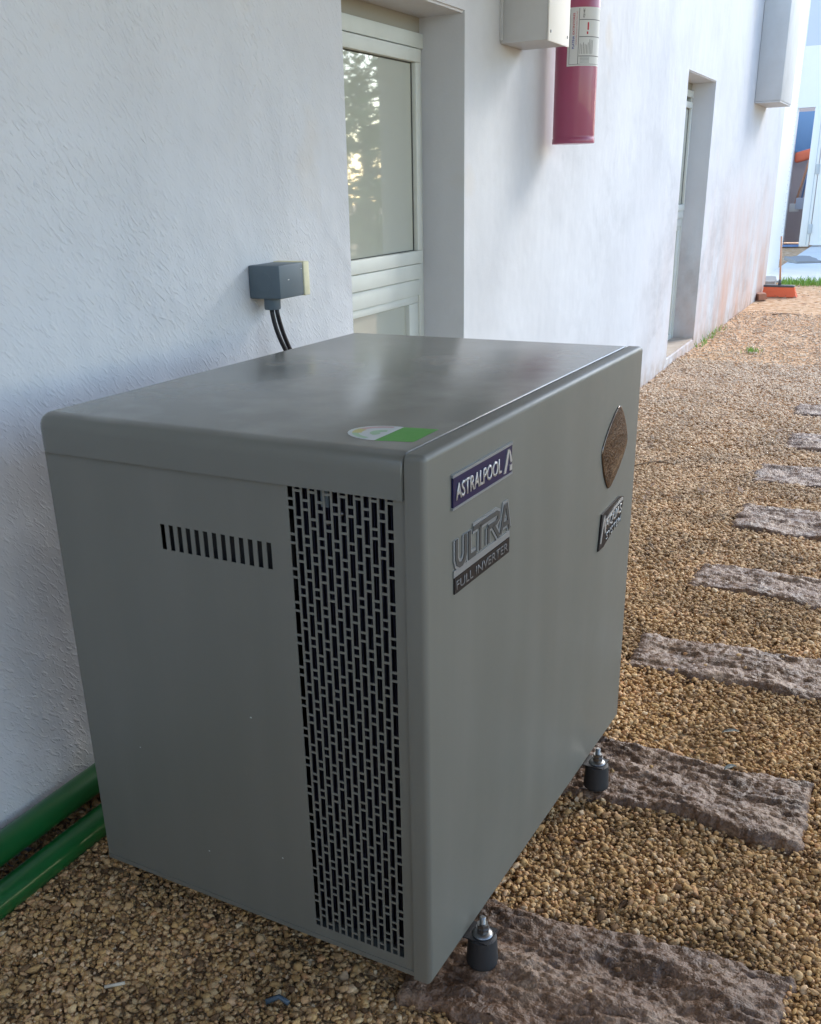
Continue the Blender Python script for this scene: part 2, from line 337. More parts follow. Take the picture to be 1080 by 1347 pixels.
# ---- main wall with two recessed openings (depth .18)
WT = 4.6
RX = -.18
def wall_piece(bm, y0, y1, z0, z1, x0=-.42, x1=0.0): box(bm, x0, x1, y0, y1, z0, z1)
bm = bmesh.new()
W1, W2, Z1 = (1.69, 2.628), (6.74, 7.84), (.07, 1.95)
Z2 = (.07, 2.065)
def openwall(bm, ranges, ya, yb):
    # front face + reveals as a single skin with subdivided edges (no coplanar overlaps)
    def quad(*p): bm.faces.new([bm.verts.new(q) for q in p])
    cur = ya
    for (a, b), (z0, z1) in ranges:
        quad((0, cur, -.1), (0, a, -.1), (0, a, WT), (0, cur, WT))
        quad((0, a, -.1), (0, b, -.1), (0, b, z0), (0, a, z0))
        quad((0, a, z1), (0, b, z1), (0, b, WT), (0, a, WT))
        xd = RX-.06
        quad((0, a, z0), (0, b, z0), (xd, b, z0), (xd, a, z0))
        quad((0, a, z1), (xd, a, z1), (xd, b, z1), (0, b, z1))
        quad((0, a, z0), (xd, a, z0), (xd, a, z1), (0, a, z1))
        quad((0, b, z0), (0, b, z1), (xd, b, z1), (xd, b, z0))
        cur = b
    quad((0, cur, -.1), (0, yb, -.1), (0, yb, WT), (0, cur, WT))
    quad((0, yb, -.1), (-.42, yb, -.1), (-.42, yb, WT), (0, yb, WT))
    quad((0, ya, -.1), (0, ya, WT), (-.42, ya, WT), (-.42, ya, -.1))
    quad((-.42, ya, -.1), (-.42, ya, WT), (-.42, yb, WT), (-.42, yb, -.1))
    quad((0, ya, WT), (0, yb, WT), (-.42, yb, WT), (-.42, ya, WT))
    bmesh.ops.remove_doubles(bm, verts=bm.verts, dist=.0005)
openwall(bm, [(W1, Z1), (W2, Z2)], -4.2, 12.47)
bmesh.ops.recalc_face_normals(bm, faces=bm.faces)
bev = [e for e in bm.edges if len(e.link_faces) == 2 and e.calc_face_angle(0) > .5 and all(abs(v.co.x) < .001 for v in e.verts) and max(v.co.z for v in e.verts) < WT-.1]
bmesh.ops.bevel(bm, geom=bev, offset=.008, segments=3, affect='EDGES')
wall = bm_link('plaster_wall', bm, M['wall'], auto=50)
tag(wall, 'long rough white plastered house wall with two tall recessed windows', 'wall')
# set-back wall beyond with perforated corner bead
wall2 = empty('corner_wall', 'bright white wall set back past the broom with a dotted corner strip', 'wall', (-.26, 12.5, 0))
obox('wall_panel', (-.3, 0, -.02, 3.72, -.1, WT), M['white'], wall2, bev=.01)
bm = bmesh.new()
for i in range(60): 
    z = .35+i*.062; box(bm, .0005, .003, 3.60, 3.622, z, z+.012)
o = bm_link('bead_hole', bm, M['putty'], wall2); o['kind'] = 'stuff'
# ---- windows
def make_window(y0, y1, z0, z1, sash_z0, sash_z1, parent):
    w_ = bpy.data.objects.new('window', None); COL.objects.link(w_); w_.parent = parent; w_.location = (RX, 0, 0)
    def p(name, *d, m='alu', bev=.003): return obox(name, d, M[m], w_, bev=bev)
    zt = z1
    p('header_joint', -.05, -.004, y0, y1, zt-.055, zt, m='putty', bev=0)
    p('head_rail', -.05, .012, y0, y1, zt-.105, zt-.055)
    p('frame_stile', -.05, .004, y0, y0+.045, z0, zt-.105); p('frame_stile', -.05, .004, y1-.045, y1, z0, zt-.105)
    ym = sash_z0
    p('transom', -.05, .006, y0+.045, y1-.045, ym-.135, ym-.072)
    p('transom_lip', -.04, .016, y0+.045, y1-.045, ym-.070, ym-.012)
    # sash
    s0, s1 = y0+.047, y1-.047
    p('sash_rail', -.03, .022, s0, s1, sash_z1, sash_z1+.045); p('sash_rail', -.03, .022, s0, s1, ym-.010, ym+.038)
    p('sash_stile', -.03, .0195, s0, s0+.04, ym+.038, sash_z1); p('sash_stile', -.03, .0195, s1-.04, s1, ym+.038, sash_z1)
    p('pane', -.008, .0, s0+.04, s1-.04, ym+.038, sash_z1, m='glass', bev=0)
    bm = bmesh.new(); e = .004
    for d in ((0, .003, s0+.04, s0+.04+e, ym+.038, sash_z1), (0, .003, s1-.04-e, s1-.04, ym+.038, sash_z1), (0, .003, s0+.04+e, s1-.04-e, ym+.038, ym+.042), (0, .003, s0+.04+e, s1-.04-e, sash_z1-.004, sash_z1)): box(bm, *d)
    bm_link('gasket', bm, M['seal'], w_)
    # lower fixed light
    lz0, lz1 = z0, ym-.135
    p('sash_rail', -.045, -.002, y0+.045, y1-.045, lz1-.03, lz1); p('sash_rail', -.045, -.002, y0+.045, y1-.045, lz0, lz0+.05)
    p('sash_stile', -.045, -.002, y1-.13, y1-.045, lz0+.05, lz1-.03); p('sash_stile', -.045, -.002, y0+.045, y0+.10, lz0+.05, lz1-.03)
    p('pane', -.03, -.02, y0+.10, y1-.13, lz0+.05, lz1-.03, m='glass', bev=0)
    return w_
make_window(W1[0], W1[1], .07, 1.95, 1.095, 1.795, wall)
make_window(W2[0], W2[1], .07, 2.065, 1.13, 1.88, wall)
obox('sill', (RX-.05, -.012, W2[0]+.002, W2[1]-.002, .060, .078), M['sill'], wall)
obox('sill', (RX-.05, -.012, W1[0]+.002, W1[1]-.002, .060, .078), M['sill'], wall)

# ---- canopy over the near part (above the frame), unseen wall added behind the viewpoint for bounce light
roof = empty('canopy_roof', 'flat grey canopy slab covering the near part of the passage', 'roof', (0, 0, 3.1))
obox('roof_slab', (.002, 3.9, -1.6, 4.6, 0, .14), M['roofm'], roof, bev=.01)
for i in range(4): obox('beam', (.01, 3.85, -1.2+i*1.75, -1.1+i*1.75, -.12, -.002), M['roofm'], roof)
end = tag(obox('bounce_wall', (.002, 5.5, -4.4, -4.2, -.1, 3.4), M['bouncem']), 'unseen plain wall added behind the viewpoint to bounce light', 'wall')


# ================================================================== STEPPING SLABS
def fbm(x, y, z, o=5, h=.85): return noise.fractal(Vector((x, y, z)), h, 2.1, o)
def make_slab(x0, x1, y0, y1, zt, seed, res, label, skew=0):
    nx = max(12, int((x1-x0)/res)); ny = max(8, int((y1-y0)/res))
    rows = []
    cx, cy = (x0+x1)/2, (y0+y1)/2
    for j in range(ny+1):
        for i in range(nx+1):
            u, v = i/nx, j/ny
            x = x0+(x1-x0)*u; y = y0+(y1-y0)*v
            ed = min(u*(x1-x0), (1-u)*(x1-x0), v*(y1-y0), (1-v)*(y1-y0))
            # wobbly outline
            k = max(0, 1-ed/.05)
            xo = .020*fbm(x*6, y*6, seed)*k*.6 + .007*fbm(y*22, seed*3, x*9)*k
            yo = .018*fbm(x*5, seed, y*5)*k + .008*fbm(x*25, seed, y*9+4)*k
            # cleft stone relief: ridges along the length
            wx = x+.03*fbm(x*7, y*7, seed+9, 3)
            r1 = fbm(wx*4+seed, y*13, seed*2, 6, .7)
            q_ = (r1+1)*5; fr = q_-math.floor(q_); st_ = (math.floor(q_)+min(1, fr*3.2))/5-1      # cleft steps
            r2_ = 1-2*abs(fbm(wx*13, y*42+seed, seed, 5, .6))
            r3_ = fbm(x*55, y*120, seed, 4, .5)
            z = zt - .012 + (.5*st_+.5*r1)*.0145 + r2_*.0034 + r3_*.0032
            z -= max(0, 1-ed/.018)**2*.012
            rows.append(Vector((x-cx+xo, y-cy+yo+skew*(x-cx), z)))
    me = bpy.data.meshes.new('slab'); vs = list(rows); fs = []
    W_ = nx+1
    for j in range(ny):
        for i in range(nx): a = j*W_+i; fs.append((a, a+1, a+W_+1, a+W_))
    loop = [i for i in range(nx)]+[j*W_+nx for j in range(ny)]+[ny*W_+i for i in range(nx, 0, -1)]+[j*W_ for j in range(ny, 0, -1)]
    prev = loop
    for d, out in ((.012, .004), (.03, .007), (.06, .004)):
        nb = len(vs); 
        for q in loop:
            p = rows[q]; dirv = Vector((p.x/(x1-x0), p.y/(y1-y0), 0)); 
            nzv = fbm(p.x*30, p.y*30, seed+d*90)*.006
            vs.append(Vector((p.x, p.y, 0)) + Vector((math.copysign(out+nzv, p.x) if abs(dirv.x) > abs(dirv.y) else 0, math.copysign(out+nzv, p.y) if abs(dirv.x) <= abs(dirv.y) else 0, p.z-d)))
        n = len(loop); cur = list(range(nb, nb+n))
        for q in range(n): fs.append((prev[q], cur[q], cur[(q+1) % n], prev[(q+1) % n]))
        prev = cur
    me.from_pydata([tuple(v) for v in vs], [], fs); me.update()
    o = link('stepping_stone', me, M['slab'], loc=(cx, cy, 0), smooth=True)
    tag(o, label, 'stepping stone', 'rough stone slabs laid as a path across the gravel')
    return (x0, x1, y0, y1, skew)
slabs = [
 (.945, 1.585, .035, .355, .030, .0042, 'widest rough brown stone slab in the foreground, under the near foot of the grey unit', .03),
 (.93, 1.565, .785, 1.055, .030, .0045, 'rough stone slab under the far foot of the grey unit, its whole right end showing', -.015),
 (.985, 1.56, 1.515, 1.775, .022, .006, 'rough stone slab just clear of the unit, third from the front', -.01),
 (1.045, 1.58, 2.215, 2.475, .024, .007, 'grey-brown stone slab level with the angled badge, fourth from the front', -.05),
 (1.075, 1.58, 2.965, 3.315, .020, .008, 'stone slab beside the mirrored diamond emblem, fifth from the front', -.01),
 (1.06, 1.58, 3.70, 4.075, .020, .009, 'stone slab sixth from the front at the right edge of the picture', 0),
 (1.12, 1.60, 4.46, 4.82, .020, .010, 'second farthest stone slab on the gravel, cut by the picture edge', 0),
 (1.075, 1.60, 5.31, 5.63, .020, .011, 'farthest and smallest-looking stone slab on the gravel', 0)]
SL = [make_slab(a, b, c, d, z, 3.7*i+1.3, res, lab, sk) for i, (a, b, c, d, z, res, lab, sk) in enumerate(slabs)]

# ================================================================== GRAVEL (instanced pebbles, one stuff object)
pcol = bpy.data.collections.new('pebble_kinds')
for k in range(14):
    bm = bmesh.new(); bmesh.ops.create_icosphere(bm, subdivisions=2, radius=.54)
    sx, sy, sz = 1, random.uniform(.58, .92), random.uniform(.38, .66)
    for v in bm.verts:
        d = 1+.30*noise.noise(v.co*2.6+Vector((k*5.1, 0, 0)))+.10*noise.noise(v.co*6+Vector((0, k*3.3, 0)))
        v.co = Vector((v.co.x*sx*d, v.co.y*sy*d, v.co.z*sz*d))
    # facet a few sides so they look crushed rather than rolled
    for q in range(7):
        nrm = Vector((random.gauss(0, 1), random.gauss(0, 1), random.gauss(0, 1))).normalized(); lim = random.uniform(.19, .31)
        for v in bm.verts:
            e = v.co.dot(nrm)-lim
            if e > 0: v.co -= nrm*e*.95
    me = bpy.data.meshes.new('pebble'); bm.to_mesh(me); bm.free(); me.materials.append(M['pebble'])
    me.polygons.foreach_set('use_smooth', [True]*len(me.polygons))
    ob = bpy.data.objects.new('pebble', me); pcol.objects.link(ob)
def on_slab(x, y, m=.013):
    r = np.zeros(len(x), bool)
    for (a, b, c, d, sk) in SL: r |= (x > a+m) & (x < b-m) & (y-sk*(x-(a+b)/2) > c+m) & (y-sk*(x-(a+b)/2) < d-m)
    return r
P_, Z_, SC_ = [], [], []
for (ya, yb, xa, xb, dens, sz) in ((-.55, .9, -.02, 1.9, 29000, .0112), (.9, 2.4, -.02, 1.95, 22000, .0120), (2.4, 4.2, -.02, 1.9, 12500, .0145), (4.2, 7.2, -.02, 1.75, 5200, .0175), (7.2, 10.5, -.02, 1.6, 900, .019), (1.6, 6.5, 1.95, 4.4, 3600, .018)):
    n_ = int((yb-ya)*(xb-xa)*dens)
    x = rng.uniform(xa, xb, n_); y = rng.uniform(ya, yb, n_)
    s = sz*np.exp(rng.normal(0, .36, n_)); s = np.clip(s, .005, .030)
    keep = ~on_slab(x, y)
    x, y, s = x[keep], y[keep], s[keep]
    P_.append(np.stack([x, y], 1)); SC_.append(s)
    # strays on the slabs
    m_ = int(len(x)*.0022); 
P_ = np.concatenate(P_); SC_ = np.concatenate(SC_)
N = len(P_)
def low(x, y): return .007*np.sin(x*5.1+1)*np.sin(y*3.7+.4)+.004*np.sin(x*11+y*9)
zz = low(P_[:, 0], P_[:, 1])+rng.uniform(-.0085, .005, N)
zz += np.clip((.10-P_[:, 0])/.10, 0, 1)*.020*(P_[:, 1] < 2)        # heaped against the wall by the pipes
stray = np.array([[1.30, .22, .040, .016], [1.38, .11, .038, .013], [1.45, .30, .040, .011], [1.2, .93, .036, .015], [1.15, 1.6, .036, .017], [1.3, 1.66, .034, .018], [1.22, 1.55, .034, .013], [1.12, .87, .038, .016], [1.42, 1.7, .034, .013], [1.33, 1.58, .034, .012], [1.1, 1.02, .038, .012], [1.27, .15, .038, .010], [1.41, .12, .036, .014]])
P3 = np.concatenate([np.column_stack([P_, zz]), stray[:, :3]]); SC_ = np.concatenate([SC_, stray[:, 3]]); N = len(P3)
me = bpy.data.meshes.new('gravel'); me.vertices.add(N); me.vertices.foreach_set('co', P3.astype(np.float32).ravel())
at = me.attributes.new('rot', 'FLOAT_VECTOR', 'POINT')
rot = np.column_stack([rng.normal(0, .33, N), rng.normal(0, .33, N), rng.uniform(0, 6.283, N)]).astype(np.float32); at.data.foreach_set('vector', rot.ravel())
at = me.attributes.new('scl', 'FLOAT', 'POINT'); at.data.foreach_set('value', SC_.astype(np.float32))
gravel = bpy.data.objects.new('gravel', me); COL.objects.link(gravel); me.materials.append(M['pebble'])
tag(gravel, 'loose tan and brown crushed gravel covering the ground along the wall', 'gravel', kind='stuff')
ng = bpy.data.node_groups.new('scatter', 'GeometryNodeTree')
ng.interface.new_socket('Geometry', in_out='INPUT', socket_type='NodeSocketGeometry'); ng.interface.new_socket('Geometry', in_out='OUTPUT', socket_type='NodeSocketGeometry')
gi = ng.nodes.new('NodeGroupInput'); go = ng.nodes.new('NodeGroupOutput')
ci = ng.nodes.new('GeometryNodeCollectionInfo'); ci.inputs['Collection'].default_value = pcol; ci.inputs['Separate Children'].default_value = True; ci.inputs['Reset Children'].default_value = True
ip = ng.nodes.new('GeometryNodeInstanceOnPoints'); ip.inputs['Pick Instance'].default_value = True
ra = ng.nodes.new('GeometryNodeInputNamedAttribute'); ra.data_type = 'FLOAT_VECTOR'; ra.inputs['Name'].default_value = 'rot'
sa = ng.nodes.new('GeometryNodeInputNamedAttribute'); sa.data_type = 'FLOAT'; sa.inputs['Name'].default_value = 'scl'
l = ng.links.new
l(gi.outputs[0], ip.inputs['Points']); l(ci.outputs[0], ip.inputs['Instance']); l(ra.outputs['Attribute'], ip.inputs['Rotation']); l(sa.outputs['Attribute'], ip.inputs['Scale']); l(ip.outputs[0], go.inputs[0])
md = gravel.modifiers.new('scatter', 'NODES'); md.node_group = ng

# ================================================================== HEAT PUMP UNIT
D, WD, H = .7518, 1.0555, .936
ZB = .066                       # case bottom above the feet's base (.025)
hp = empty('heat_pump_unit', 'large grey sheet-metal pool heat pump standing on rubber feet beside the wall', 'heat pump', (1.0258, 0, .025), -.0498)
def hb(name, x0, x1, y0, y1, z0, z1, m='case', bev=0, seg=2, parent=None): return obox(name, (x0, x1, y0, y1, z0+ZB, z1+ZB), M[m], parent or hp, bev=bev, seg=seg)
XS = -.029                      # seam between lid/side and the front cover
# lid : rounded top and vertical edges, open-bottomed skirt read as a solid cap
bm = bmesh.new(); box(bm, -D-.008, XS-.002, -.008, WD+.006, H-.068+ZB, H+ZB)
es = [e for e in bm.edges if max(v.co.z for v in e.verts) > H+ZB-.001 and not all(v.co.x > XS-.01 for v in e.verts)]
es = [e for e in es if all(v.co.z > H+ZB-.001 for v in e.verts)] + [e for e in bm.edges if all(v.co.x < -D for v in e.verts) and abs(e.verts[0].co.z-e.verts[1].co.z) > .01]
bmesh.ops.bevel(bm, geom=es, offset=.026, segments=6, affect='EDGES', profile=.5)
es = [e for e in bm.edges if all(v.co.x > XS-.003 for v in e.verts) and all(v.co.z > H+ZB-.03 for v in e.verts) and len(e.link_faces) == 2 and e.calc_face_angle(0) > .8]
bmesh.ops.bevel(bm, geom=es, offset=.0032, segments=3, affect='EDGES', profile=.5)
bm_link('lid', bm, M['lid'], hp, auto=30)
# front cover : shallow tray
bm = bmesh.new(); box(bm, XS, .004, -.004, WD+.004, -.004+ZB, H-.001+ZB)
es = [e for e in bm.edges if all(v.co.x > 0 for v in e.verts)] + [e for e in bm.edges if all(v.co.z > H+ZB-.01 for v in e.verts) and abs(e.verts[0].co.x-e.verts[1].co.x) > .01]
bmesh.ops.bevel(bm, geom=es, offset=.0095, segments=5, affect='EDGES', profile=.5)
es = [e for e in bm.edges if all(v.co.x < XS+.001 for v in e.verts) and all(v.co.z > H+ZB-.03 for v in e.verts) and len(e.link_faces) == 2 and e.calc_face_angle(0) > .8]
bmesh.ops.bevel(bm, geom=es, offset=.0022, segments=2, affect='EDGES', profile=.5)
front = bm_link('front_cover', bm, M['case'], hp, auto=30)
# back, far side, base
hb('back_panel', -D, -D+.003, .004, WD-.004, .004, H-.069)
hb('side_panel', -D+.004, XS-.002, WD-.004, WD-.001, .004, H-.069)
hb('base_pan', -D+.004, XS-.003, .004, WD-.005, .0, .012)
# near side panel with thirteen slots ; built from abutting strips round the holes
GX0, GX1, GZ0, GZ1 = -.236, -.048, .031, .8655
SX0, SX1, SZ0, SZ1 = -.501, -.272, .722, .767
T = .0015
def strips(bm, rects):
    for (x0, x1, z0, z1) in rects: box(bm, x0, x1, 0, T, z0+ZB, z1+ZB)
bm = bmesh.new()
rects = [(-D, SX0, 0, H-.0685), (SX0, SX1, 0, SZ0), (SX0, SX1, SZ1, H-.0685), (SX1, GX0, 0, H-.0685), (GX0, GX1, 0, GZ0), (GX0, GX1, GZ1, H-.0685), (GX1, XS-.0015, 0, H-.0685)]
pitch = (SX1-SX0+.0085)/13
for i in range(12): rects.append((SX0+pitch*(i+1)-.0085, SX0+pitch*(i+1), SZ0, SZ1))
strips(bm, rects); side = bm_link('side_panel', bm, M['case'], hp)
hb('bottom_flange', -D, XS-.0015, -.0015, -.0002, .0, .010)
# brick-pattern grille: vertical bars + rungs
bm = bmesh.new(); nc = 14; cp_ = (GX1-GX0)/nc; bw = .0040; per = .0573; zc0 = GZ1
rects = []
for c in range(nc+1):
    x = GX0+c*cp_; a = max(GX0, x-bw/2); b_ = min(GX1, x+bw/2)
    rects.append((a, b_, GZ0, GZ1))
for c in range(nc):
    xa = GX0+c*cp_+bw/2; xb = GX0+(c+1)*cp_-bw/2
    off = .018 if c % 2 == 0 else .018-per/2
    zz0 = GZ1-off
    while zz0 > GZ0-.05:
        for q in (zz0, zz0-.0040-.0105):       # two rungs framing a small square
            lo, hi = q-.0040, q
            lo, hi = max(lo, GZ0), min(hi, GZ1)
            if hi-lo > .0005: rects.append((xa, xb, lo, hi))
        zz0 -= per
strips(bm, rects); bm_link('grille', bm, M['case'], hp)
# coil and dark inside
hb('coil', -.245, -.04, .030, .046, .02, H-.075, m='dark')
bm = bmesh.new()
for i in range(34): box(bm, -.24+i*.0058, -.2392+i*.0058, .022, .0298, .03+ZB, H-.08+ZB)
o = bm_link('cooling_fins', bm, M['fin'], hp); o['kind'] = 'stuff'
hb('slot_baffle', -.52, -.25, .03, .033, .68, .80, m='inner')
for (x, z) in ((-.172, .810), (-.146, .828)):
    bm = bmesh.new(); bmesh.ops.create_icosphere(bm, subdivisions=2, radius=.0042, matrix=Matrix.Translation((x, .014, z+ZB)))
    bm_link('screw_head', bm, M['zinc'], hp, smooth=True)
bm = bmesh.new(); box(bm, -.182, -.168, .012, .014, .835+ZB, .862+ZB); bm_link('tag', bm, M['jbox'], hp)
for (x, z, q) in ((-.345, .435, .0035), (-.475, .11, .003), (-.30, .155, .003), (-.62, .30, .0022)): obox('paint_fleck', (x, x+q, -.0006, -.0001, z+ZB, z+ZB+q*.6), M['stwhite'], hp)
# feet
def foot(x, y):
    f = bpy.data.objects.new('foot', None); COL.objects.link(f); f.parent = hp; f.location = (x, y, 0)
    bm = bmesh.new(); lathe(bm, [(.0290, 0), (.0300, .004), (.0295, .008), (.0270, .053), (.0262, .058), (.023, .0602)], seg=32)
    bm_link('rubber_pad', bm, M['rubber'], f, auto=40)
    bm = bmesh.new(); lathe(bm, [(.0185, .0634), (.0192, .0645), (.0180, .0660), (.0135, .0690)], seg=28)
    lathe(bm, [(.0118, .0692), (.0118, .0770)], seg=6); lathe(bm, [(.0126, .0772), (.0126, .0788)], seg=20); lathe(bm, [(.0112, .0790), (.0112, .0868)], seg=6)
    lathe(bm, [(.0060, .0870)]+[(.0060 if k % 2 else .0053, .0872+k*.0012) for k in range(12)]+[(.0045, .1020)], seg=14)
    bm_link('bolt', bm, M['zinc'], f, auto=35)
    bm = bmesh.new(); box(bm, -.10, .020, -.024, .024, .0604, .0632)
    bm_link('bracket', bm, M['steel'], f)
    return f
FX = .030
for (x, y) in ((FX, .155), (FX, .815), (-D+.05, .155), (-D+.05, .815)): foot(x, y)
for y in (.135, .795): obox('base_rail', (-D+.03, -.075, y, y+.04, .045, .0563), M['steel'], hp)
# ---- badges : local plane y (length), z (height), facing +x
FXP = .004
def plate(name, pts, x0, th, m, parent, bev=.0):
    bm = bmesh.new(); f = bm.faces.new([bm.verts.new((x0, y, z+ZB)) for y, z in pts])
    r = bmesh.ops.extrude_face_region(bm, geom=[f]); 
    for v in r['geom']:
        if isinstance(v, bmesh.types.BMVert): v.co.x += th
    bmesh.ops.recalc_face_normals(bm, faces=bm.faces)
    if bev:
        es = [e for e in bm.edges if all(v.co.x > x0+th-.0001 for v in e.verts)]
        bmesh.ops.bevel(bm, geom=es, offset=bev, segments=2, affect='EDGES')
    return bm_link(name, bm, M[m], parent)
def lettering(name, s, y, z, h, wd, x, th, m, parent, bold=0, shear=0, skew=0):
    bm = text_bm(s, 1, ext=0, bold=bold, shear=shear); ym = max(v.co.y for v in bm.verts)
    xm = max(v.co.x for v in bm.verts)
    r = bmesh.ops.extrude_face_region(bm, geom=list(bm.faces))
    top = {v for v in r['geom'] if isinstance(v, bmesh.types.BMVert)}
    for v in bm.verts:
        a, b_ = v.co.x/xm*wd, v.co.y/ym*h
        v.co = Vector((x+(th if v in top else 0), y+a, z+b_+ZB+skew*a))
    bmesh.ops.recalc_face_normals(bm, faces=bm.faces)
    return bm_link(name, bm, M[m], parent)
b1 = plate('name_badge', [(.079, .838), (.299, .838), (.299, .884), (.079, .884)], FXP+.0003, .0035, 'navy', hp)
plate('badge_rim', [(.077, .884), (.301, .884), (.301, .8885), (.077, .8885)], FXP+.0003, .0042, 'badgegrey', b1)
plate('badge_rim', [(.077, .8345), (.301, .8345), (.301, .838), (.077, .838)], FXP+.0003, .0042, 'badgegrey', b1)
lettering('lettering', 'ASTRALPOOL', .086, .848, .025, .168, FXP+.0040, .0014, 'letter', b1, bold=.012)
bm = bmesh.new()
for (pts) in ([(.264, .843), (.272, .843), (.286, .877), (.279, .881)], [(.284, .881), (.290, .875), (.297, .858), (.290, .856)], [(.288, .852), (.297, .852), (.297, .843), (.288, .843)]):
    f = bm.faces.new([bm.verts.new((FXP+.0040, y, z+ZB)) for y, z in pts]); r = bmesh.ops.extrude_face_region(bm, geom=[f])
    for v in r['geom']:
        if isinstance(v, bmesh.types.BMVert): v.co.x += .0014
bmesh.ops.recalc_face_normals(bm, faces=bm.faces); bm_link('emblem', bm, M['letter'], b1)
# ULTRA / FULL INVERTER badge : silver backing hugging outlined letters, black strip
b2 = plate('model_badge', [(.084, .7245), (.300, .7245), (.300, .729), (.300, .736), (.084, .736)], FXP+.0003, .0018, 'badgegrey', hp)
plate('black_strip', [(.086, .697), (.299, .697), (.299, .7235), (.086, .7235)], FXP+.0003, .0022, 'blackbadge', b2)
def stroke(bm, pts, wd, x, th):
    # rounded-corner ribbon letters, constant width in the badge plane
    n = len(pts); L_, R_ = [], []
    for i, p in enumerate(pts):
        p = Vector(p); a = Vector(pts[max(i-1, 0)]); c = Vector(pts[min(i+1, n-1)])
        d1 = (p-a).normalized() if i else (c-p).normalized(); d2 = (c-p).normalized() if i < n-1 else d1
        t = (d1+d2).normalized(); nn = Vector((-t.y, t.x)); k = wd/2/max(.5, abs(nn.dot(Vector((-d1.y, d1.x)))))
        L_.append(p+nn*k); R_.append(p-nn*k)
    vs = [[bm.verts.new((x+q, v.x, v.y+ZB)) for v in L_] for q in (0, th)]+[[bm.verts.new((x+q, v.x, v.y+ZB)) for v in R_] for q in (0, th)]
    l0, l1, r0, r1 = vs
    for i in range(n-1):
        bm.faces.new((l1[i], l1[i+1], r1[i+1], r1[i])); bm.faces.new((l0[i], l0[i+1], l1[i+1], l1[i])); bm.faces.new((r0[i], r1[i], r1[i+1], r0[i+1]))
    bm.faces.new((l0[0], l1[0], r1[0], r0[0])); bm.faces.new((l0[-1], r0[-1], r1[-1], l1[-1]))
def ultra(wd, x, th, m, nm):
    bm = bmesh.new(); y0, z0, h = .092, .7405, .044
    def s(*p): stroke(bm, [(y0+a, z0+b_*h) for a, b_ in p], wd, x, th)
    U = [(0, 1), (0, .3), (.004, .1), (.012, 0), (.020, 0), (.028, .1), (.031, .3), (.031, 1)]
    s(*U); s((.046, 1), (.046, .02), (.070, .02))
    s((.060, .98), (.150, .98), (.158, .9), (.158, .72), (.150, .62), (.118, .62)); s((.086, .98), (.086, 0)); s((.118, .62), (.118, 0)); s((.136, .60), (.160, 0))
    s((.168, 0), (.184, 1), (.192, 1), (.205, 0)); s((.176, .30), (.199, .30))
    bmesh.ops.recalc_face_normals(bm, faces=bm.faces); return bm_link(nm, bm, M[m], b2)
ultra(.0175, FXP+.0003, .0020, 'badgegrey', 'letter_outline'); ultra(.0082, FXP+.0023, .0012, 'darkletter', 'lettering')
lettering('strip_lettering', 'FULL INVERTER', .091, .7025, .0150, .200, FXP+.0026, .0006, 'dimletter', b2, bold=.004)
# diamond mirror emblem
cy0, cz0 = .8785, .747
C4 = [(.0945, -.009), (.0205, .088), (-.0865, .011), (-.0255, -.0885)]
ang_pts = []
for q in range(4):
    a, b_ = Vector(C4[q]), Vector(C4[(q+1) % 4])
    for i in range(12):
        t = i/12; p = a.lerp(b_, t); bulge = 1+.14*math.sin(math.pi*t)**1.0
        e = min(t, 1-t); 
        rnd = 1-.05*max(0, 1-e/.10)
        ang_pts.append(p*bulge*rnd)
bm = bmesh.new(); rings = []
for k, (sc, hx) in enumerate(((1.02, 0), (1.02, .002), (1.0, .0026), (.97, .0027), (.8, .0031), (.6, .0034), (.4, .0036), (.2, .0037))):
    rings.append([bm.verts.new((FXP+.0003+hx, cy0+p.x*sc, cz0+ZB+p.y*sc)) for p in ang_pts])
for a, b_ in zip(rings, rings[1:]):
    for i in range(len(a)): bm.faces.new((a[i], a[(i+1) % len(a)], b_[(i+1) % len(a)], b_[i]))
bm.faces.new(rings[-1]); bmesh.ops.recalc_face_normals(bm, faces=bm.faces)
bm_link('mirror_emblem', bm, M['chrome'], hp, smooth=True)
# slanted second badge
b3 = plate('corner_badge', [(.800, .532), (.835, .532), (.950, .566), (.970, .612), (.930, .622), (.880, .618), (.812, .6135)], FXP+.0003, .0035, 'blackbadge', hp, bev=.0008)
lettering('lettering', 'AQUAS', .838, .568, .026, .112, FXP+.0041, .0012, 'letter', b3, bold=.015, skew=.08)
lettering('small_lettering', 'SYSTEM', .845, .545, .016, .105, FXP+.0041, .0010, 'badgegrey', b3, bold=.008, skew=.12)
bm = bmesh.new(); stroke(bm, [(.838+.012*i, .592+.018*math.sin(i/10*1.5)) for i in range(11)], .006, FXP+.0041, .0012)
stroke(bm, [(.808, .548), (.826, .606)], .006, FXP+.0041, .0012); stroke(bm, [(.826, .606), (.838, .565)], .007, FXP+.0041, .0012)
bmesh.ops.recalc_face_normals(bm, faces=bm.faces); bm_link('swoosh', bm, M['letter'], b3)
